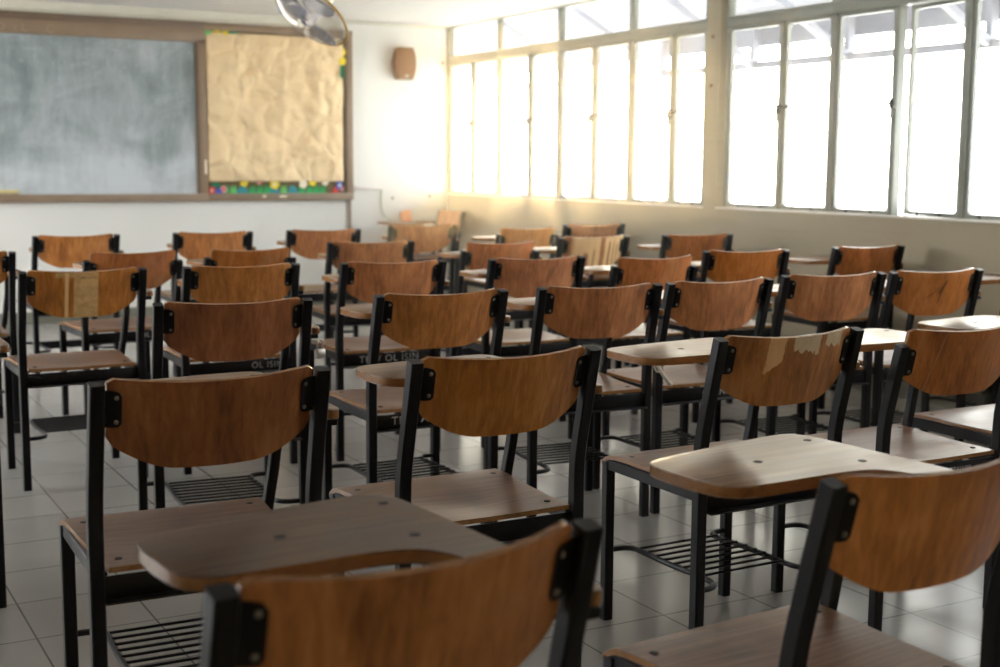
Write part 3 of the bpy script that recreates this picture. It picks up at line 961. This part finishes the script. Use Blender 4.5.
# cut paper border decorations, each a thin cut-out
M_GREEN = simple('green_paper', srgb(40, 168, 92), .7); M_GREEN2 = simple('pale_green_paper', srgb(110, 200, 110), .7)
M_TEAL = simple('teal_paper', srgb(44, 140, 150), .7); M_YEL = simple('yellow_paper', srgb(232, 204, 40), .7)
M_WHT = simple('cream_paper', srgb(236, 220, 196), .7); M_RED = simple('red_paper', srgb(206, 66, 58), .7)
M_BLU = simple('blue_paper', srgb(60, 90, 190), .7); M_PNK = simple('pink_paper', srgb(226, 150, 150), .7)
M_DKG = simple('dark_green_paper', srgb(28, 120, 84), .7)
YD = YW - .030
def cutout(name, pts, m, x, z, label, cat, grp, y=YD, th=.003):
    bm = bmesh.new(); prism(bm, pts, -th, 0, 'y')
    o = link(name, bm, m, None, smooth=False, loc=(x, y, z)); return tag(o, label, cat, grp)
def flower(x, z, r, m, label, mc=None, y=YD - .004):
    pts = []
    for k in range(40):
        a = 2 * PI * k / 40; q = r * (.80 + .20 * abs(math.cos(2.5 * a)))
        pts.append((q * math.cos(a), q * math.sin(a)))
    o = cutout('paper_flower', pts, m, x, z, label, 'paper flower', 'cut paper flowers on the pinboard', y)
    if mc:
        bm = bmesh.new(); prism(bm, [(r * .35 * math.cos(2 * PI * k / 14), r * .35 * math.sin(2 * PI * k / 14)) for k in range(14)], -.005, -.003, 'y')
        link('flower_centre', bm, mc, o, smooth=False)
    return o
def tuft(x, w, hgt, m, label):
    pts = [(-w / 2, 0)]
    nb = 3
    for k in range(nb):
        a = -w / 2 + w * k / nb
        pts += [(a + w / nb * .25, hgt * (.8 + .2 * ((k * 7) % 3) / 2)), (a + w / nb * .55, hgt * .92), (a + w / nb * .95, hgt * .35)]
    pts += [(w / 2, 0)]
    return cutout('paper_grass_tuft', pts, m, x, .958, label, 'paper grass', 'cut paper grass tufts along the pinboard', YD - .002)
order = ['first', 'second', 'third', 'fourth', 'fifth', 'sixth', 'seventh', 'eighth', 'ninth', 'tenth']
for k, x in enumerate((3.213, 3.270, 3.425, 3.485, 3.545, 3.685, 3.838, 3.903, 3.962, 4.018)):
    tuft(x, .050, .066, M_GREEN if k not in (1, 5) else M_GREEN2, '%s green paper grass tuft from the left on the pinboard bottom' % order[k])
for k, (x, w) in enumerate(((3.345, .115), (3.600, .12), (3.765, .10))):
    cutout('paper_hill', [(-w / 2, 0), (-w / 4, .05), (0, .066 if k != 1 else .035), (w / 4, .045), (w / 2, 0)], M_TEAL, x, .958, '%s teal paper hill from the left on the pinboard bottom' % order[k], 'paper hill', 'teal paper hills along the pinboard', YD - .0005, .0012)
flower(3.355, 1.040, .034, M_YEL, 'yellow paper flower at the left under the kraft paper')
flower(3.610, 1.028, .042, M_YEL, 'largest yellow paper flower, white centred, mid bottom of the pinboard', M_WHT)
flower(3.850, 1.030, .036, M_WHT, 'cream paper flower left of the yellow one at lower right')
flower(3.930, 1.046, .034, M_YEL, 'yellow paper flower at the right between two cream ones')
flower(4.040, 1.046, .030, M_WHT, 'cream paper flower furthest right under the kraft paper')
flower(3.480, 1.046, .022, M_PNK, 'small pale pink paper flower between two yellow ones')
flower(3.094, .980, .034, M_RED, 'red paper flower in the bottom left corner of the pinboard', M_WHT)
flower(3.150, .972, .030, M_BLU, 'blue paper flower beside the red one at bottom left')
flower(3.190, .990, .030, M_PNK, 'pink paper flower at bottom left, right of the blue one', M_RED)
flower(4.128, .976, .028, M_RED, 'red paper flower in the bottom right corner of the pinboard')
flower(4.165, 1.020, .034, M_BLU, 'blue paper flower in the bottom right corner', M_WHT)
flower(4.190, .992, .022, M_PNK, 'pink paper flower at the bottom right corner beside the frame')
cutout('paper_leaf', [(-.05, 0), (-.03, .03), (0, .045), (.04, .025), (.05, 0)], M_DKG, 3.125, 1.005, 'dark green paper leaf above the bottom left flowers', 'paper leaf', 'cut paper leaves on the pinboard', YD - .0008, .001)
cutout('paper_leaf', [(-.022, -.02), (-.02, .018), (.012, .016), (.03, -.01)], M_GREEN2, 3.086, 2.185, 'bright green paper leaf at the top left corner of the pinboard', 'paper leaf', 'cut paper leaves on the pinboard', YW - .048)
cutout('paper_leaf', [(-.04, -.012), (-.03, .012), (.04, .014), (.045, -.008)], M_DKG, 3.285, 2.198, 'dark green paper leaf at the top edge of the pinboard', 'paper leaf', 'cut paper leaves on the pinboard', YW - .048)
flower(3.160, 2.192, .024, M_YEL, 'yellow paper flower at the top edge nearest the left corner', None, YW - .046)
flower(3.225, 2.192, .024, M_YEL, 'yellow paper flower at the top edge beside the dark green leaf', None, YW - .046)
flower(4.192, 2.090, .034, M_YEL, 'upper yellow paper flower at the right edge of the pinboard', None, YW - .050)
flower(4.192, 2.020, .034, M_YEL, 'lower yellow paper flower at the right edge of the pinboard', None, YW - .050)
cutout('paper_leaf', [(-.018, -.05), (-.014, .05), (.012, .05), (.014, -.05)], M_DKG, 4.192, 1.935, 'green paper leaf below the yellow flowers on the right edge', 'paper leaf', 'cut paper leaves on the pinboard', YW - .050)
for x, z, w, h, lb in ((3.515, .934, .030, .018, 'left small white paper label on the pinboard bottom frame'), (3.673, .931, .062, .016, 'right wider white paper label on the pinboard bottom frame'), (3.046, 1.163, .020, .11, 'upright white paper label on the frame between the boards')):
    cutout('paper_label', [(-w / 2, -h / 2), (w / 2, -h / 2), (w / 2, h / 2), (-w / 2, h / 2)], M_WHT, x, z, lb, 'label', 'white labels on the board frame', YF - .0004, .001)

# eraser on the chalk ledge
er = thing('chalkboard_eraser', 'pale yellow chalkboard eraser lying on the chalk ledge at far left', 'eraser', (1.590, YF + .018, .957))
bm = bmesh.new(); box(bm, (-.068, -.014, .012), (.068, .016, .034), .004); link('eraser_block', bm, simple('yellow_wood_block', srgb(206, 190, 130), .6), er)
bm = bmesh.new(); box(bm, (-.066, -.013, 0), (.066, .015, .013), .002); link('felt_pad', bm, simple('chalky_felt', srgb(150, 140, 116), .9), er)

# ------------------------------------------------------------------ speaker
sp = thing('wall_speaker', 'small brown barrel-sided loudspeaker high on the white wall by the window', 'loudspeaker', (4.738, YW, 2.021))
bm = bmesh.new()
out = []
for k in range(9):
    t = -1 + k / 4; out.append((.064 + .027 * (1 - t * t), t * .130))
pts = [(x, z) for x, z in out] + [(-x, z) for x, z in out[::-1]]
prism(bm, pts, -.105, -.025, 'y', .008); link('speaker_cabinet', bm, M_SPK, sp)
bm = bmesh.new()
prism(bm, [(x * .90, z * .93) for x, z in pts], -.112, -.1055, 'y', .003); link('speaker_grille', bm, M_SPKG, sp)
bm = bmesh.new(); lathe(bm, [(.013, 0), (.013, .002), (0, .003)], 16, Matrix.Translation((0, -.112, -.104)) @ Matrix.Rotation(PI / 2, 4, 'X') @ Matrix.Scale(1.4, 4, (1, 0, 0))); link('badge', bm, M_STEEL, sp)
bm = bmesh.new(); box(bm, (-.02, -.03, -.05), (.02, 0, .05), .003); link('wall_bracket', bm, M_BLACK, sp)

# trunking, cable, conduit
bm = bmesh.new(); box(bm, (4.283, YW - .018, .984), (4.556, YW, 1.010), .003); tag(link('cable_trunking', bm, M_PVC), 'short pale plastic cable trunking on the wall right of the pinboard', 'trunking')
bm = bmesh.new(); sweep(bm, chaikin([(4.552, YW - .012, .985), (4.545, YW - .012, .90), (4.552, YW - .012, .80), (4.600, YW - .012, .74), (4.66, YW - .012, .722)], 2, False), ci_section(.006, 8), hint=(0, 1, 0))
tag(link('hanging_cable', bm, M_CABLE), 'thin grey green cable drooping from the trunking end', 'cable')
bm = bmesh.new(); sweep(bm, [(4.262, YW - .016, .898), (4.262, YW - .016, .095)], ci_section(.012, 10)); tag(link('wall_conduit', bm, M_PIPE), 'thin brown conduit running down from the pinboard corner', 'conduit')

# nails
for x, y, z, ax, lb in ((4.651, YW, .911, 'y', 'nail in the white wall right of the drooping cable'), (4.997, YW, .926, 'y', 'nail in the white wall close to the corner window sill'), (5.120, YW, 2.046, 'y', 'nail in the white wall beside the top of the corner window'),
                    (XW, 6.585, 1.985, 'x', 'upper nail head in the window pillar'), (XW, 6.590, 1.690, 'x', 'lower nail head in the window pillar')):
    bm = bmesh.new()
    R = Matrix.Rotation(PI / 2, 4, 'X') if ax == 'y' else Matrix.Rotation(-PI / 2, 4, 'Y')
    lathe(bm, [(.004, 0), (.004, .010), (.011, .011), (.010, .015), (0, .016)], 10, Matrix.Translation((x, y, z)) @ R)
    tag(link('wall_nail', bm, simple('rusty_nail', srgb(120, 92, 60), .6, .3)), lb, 'nail', 'nails in the walls')

# low bench and board by the far wall
def tweak_tablet(key, sx, dx):
    for c in CH[key].children:
        if c.name.startswith('writing_tablet'): c.scale.x = sx; c.location.x = dx
tweak_tablet(31, 1.0, .034)
tweak_tablet(26, 1.13, -.034)
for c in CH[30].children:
    if c.name.startswith('writing_tablet'): c.material_slots[0].link = 'OBJECT'; c.material_slots[0].material = M_TAB_DIM
bm = bmesh.new()
prism(bm, chaikin([(-.052, 0), (-.050, 0), (.050, 0), (.052, 0), (.052, .02), (.052, .80), (.048, .835), (-.046, .825), (-.052, .79), (-.052, .02)], 1), -.008, .008, 'y', .003, 0, 1)
pk = link('wooden_board', bm, [mk_back('pale_board', tint=(1.25, 1.25, 1.2, 1)), M_EDGE])
pk.location = (4.835, 9.965, .008); pk.rotation_euler = (-.25, -.10, 0)
tag(pk, 'narrow pale wooden board leaning against the white wall beside the corner chair', 'board')

# ------------------------------------------------------------------ fan
FC = Vector((2.420, 6.253, 1.925))
fan = thing('ceiling_fan', 'caged ceiling fan with a brass rim hanging in front of the pinboard top', 'fan', FC)
nrm = (-rr * .47 - uu * .80 - fw * .37).normalized()     # the way the fan blows
Q = nrm.to_track_quat('Z', 'Y').to_matrix().to_4x4()
R_ = .205
def circ(r, z, n=40): return [Q @ Vector((r * math.cos(2 * PI * k / n), r * math.sin(2 * PI * k / n), z)) for k in range(n)]
M_GOLD = simple('brass_rim', srgb(214, 176, 96), .3, .7); M_WIRE = simple('chrome_wire', srgb(200, 190, 176), .3, .8); M_FANW = simple('cream_enamel', srgb(226, 216, 198), .35)
bm = bmesh.new(); sweep(bm, circ(R_, 0), ci_section(.006, 8), hint=tuple(nrm), closed=True); link('rim', bm, M_GOLD, fan)
def dome(sgn, depth, nspoke, name):
    bm = bmesh.new()
    for k in range(nspoke):
        a = 2 * PI * k / nspoke
        pth = [Q @ Vector((r * math.cos(a + .35 * (1 - r / R_)), r * math.sin(a + .35 * (1 - r / R_)), sgn * depth * (1 - (r / R_) ** 2.2))) for r in [R_ * t for t in (1, .92, .8, .62, .4, .18)]]
        sweep(bm, pth, ci_section(.0012, 5), hint=tuple(nrm))
    for t in (.93, .6, .2): sweep(bm, circ(R_ * t, sgn * depth * (1 - t ** 2.2), 36), ci_section(.0016, 5), hint=tuple(nrm), closed=True)
    link(name, bm, M_WIRE, fan)
dome(1, .075, 72, 'front_cage'); dome(-1, .055, 60, 'rear_cage')
bm = bmesh.new(); lathe(bm, [(0, .052), (.030, .050), (.040, .036), (.042, -.02), (.03, -.03), (0, -.03)], 24, Q); link('hub', bm, simple('blue_grey_hub', srgb(96, 104, 132), .3), fan)
for k in range(3):
    bm = bmesh.new()
    NU, NV = 10, 8
    g = []
    for i in range(NU + 1):
        row = []
        for j in range(NV + 1):
            r = .035 + (.190 - .035) * i / NU
            wdt = .50 + .75 * math.sin(PI * (i / NU) ** .8 * .92)
            a = 2 * PI * k / 3 + .4 + (j / NV - .5) * wdt * 1.05
            row.append(bm.verts.new(Q @ Vector((r * math.cos(a), r * math.sin(a), .012 + .030 * (j / NV - .5)))))
        g.append(row)
    for i in range(NU):
        for j in range(NV): bm.faces.new((g[i][j], g[i + 1][j], g[i + 1][j + 1], g[i][j + 1]))
    bl = link('blade', bm, M_BLADE, fan)
    md = bl.modifiers.new('thickness', 'SOLIDIFY'); md.thickness = .0025
bm = bmesh.new(); lathe(bm, [(0, -.165), (.030, -.160), (.048, -.140), (.052, -.09), (.046, -.055), (.025, -.04), (0, -.04)], 24, Q); link('motor', bm, M_FANW, fan)
bm = bmesh.new()
back = Q @ Vector((0, 0, -.11))
piv = back + Vector((.035, .0, .085))
sweep(bm, chaikin([tuple(back), tuple(back + Vector((.045, .0, .03))), tuple(piv), tuple(piv + Vector((0, 0, .06)))], 2, False), ci_section(.014, 10), hint=(0, 1, 0))
lathe(bm, [(0, 0), (.034, 0), (.040, .02), (.040, .05), (.02, .065), (0, .065)], 20, Matrix.Translation(piv + Vector((0, 0, .03))))
link('swivel_arm', bm, M_FANW, fan)
top_z = ZC - FC.z
bm = bmesh.new()
sweep(bm, [tuple(piv + Vector((0, 0, .09))), (piv.x, piv.y, top_z - .03)], ci_section(.011, 10))
lathe(bm, [(.016, -.075), (.05, -.05), (.058, -.01), (.058, 0), (0, 0)], 20, Matrix.Translation((piv.x, piv.y, top_z)))
link('ceiling_mount', bm, M_FANW, fan)

# ------------------------------------------------------------------ light
W = bpy.data.worlds.new('sky'); S.world = W; W.use_nodes = True
nt = W.node_tree; nt.nodes.clear()
out = nt.nodes.new('ShaderNodeOutputWorld'); bg = nt.nodes.new('ShaderNodeBackground')
tc = nt.nodes.new('ShaderNodeTexCoord')
sd = (fw + rr * (45 / 1323.1) + uu * (175 / 1323.1)).normalized()
dt = nt.nodes.new('ShaderNodeVectorMath'); dt.operation = 'DOT_PRODUCT'; nt.links.new(tc.outputs['Generated'], dt.inputs[0]); dt.inputs[1].default_value = sd
pw = nt.nodes.new('ShaderNodeMath'); pw.operation = 'POWER'; pw.use_clamp = True
mx0 = nt.nodes.new('ShaderNodeMath'); mx0.operation = 'MAXIMUM'; nt.links.new(dt.outputs['Value'], mx0.inputs[0]); mx0.inputs[1].default_value = 0
nt.links.new(mx0.outputs[0], pw.inputs[0]); pw.inputs[1].default_value = 14
mix = nt.nodes.new('ShaderNodeMix'); mix.data_type = 'RGBA'
mix.inputs[6].default_value = (.96, .98, 1, 1); mix.inputs[7].default_value = (1.5, 1.3, .98, 1)
nt.links.new(pw.outputs[0], mix.inputs[0])
nt.links.new(mix.outputs[2], bg.inputs[0]); bg.inputs[1].default_value = 7.0
nt.links.new(bg.outputs[0], out.inputs[0])

sl = bpy.data.lights.new('low_sun', 'SUN'); so = bpy.data.objects.new('low_sun', sl); COL.objects.link(so)
sl.energy = 2.3; sl.color = (1, .66, .28); sl.angle = math.radians(2)
sdir = Vector((sd.x, sd.y, 0)).normalized() * math.cos(math.radians(1.5)) + Vector((0, 0, math.sin(math.radians(1.5))))
so.rotation_euler = sdir.to_track_quat('Z', 'Y').to_euler(); so.location = (30, 50, 3)
bm = bmesh.new(); box(bm, (1.2, 4.9, .003), (XW - .002, YW - .06, ZC - .06))
t = NT('glow_haze_air')  # air volume added so the low sun spreads a warm glow
vs_ = t.n('ShaderNodeVolumeScatter', ins={'Color': (1, 1, 1, 1), 'Density': .012, 'Anisotropy': .87})
t.t.links.new(vs_.outputs[0], t.out.inputs['Volume'])
hz = link('haze', bm, t.m, smooth=False); hz['kind'] = 'stuff'; tag(hz, 'thin haze added for a warm glow near the corner windows', 'haze')
S.view_settings.view_transform = 'Standard'; S.view_settings.look = 'None'
S.view_settings.exposure = 1.02; S.view_settings.gamma = 1.0; S.view_settings.use_curve_mapping = False
cy = S.cycles
cy.use_denoising = True; cy.use_adaptive_sampling = False
try: cy.denoiser = 'OPENIMAGEDENOISE'
except Exception: pass
cy.max_bounces = 10; cy.diffuse_bounces = 6; cy.glossy_bounces = 4; cy.transparent_max_bounces = 16; cy.transmission_bounces = 6
cy.caustics_reflective = False; cy.caustics_refractive = False; cy.sample_clamp_indirect = 8
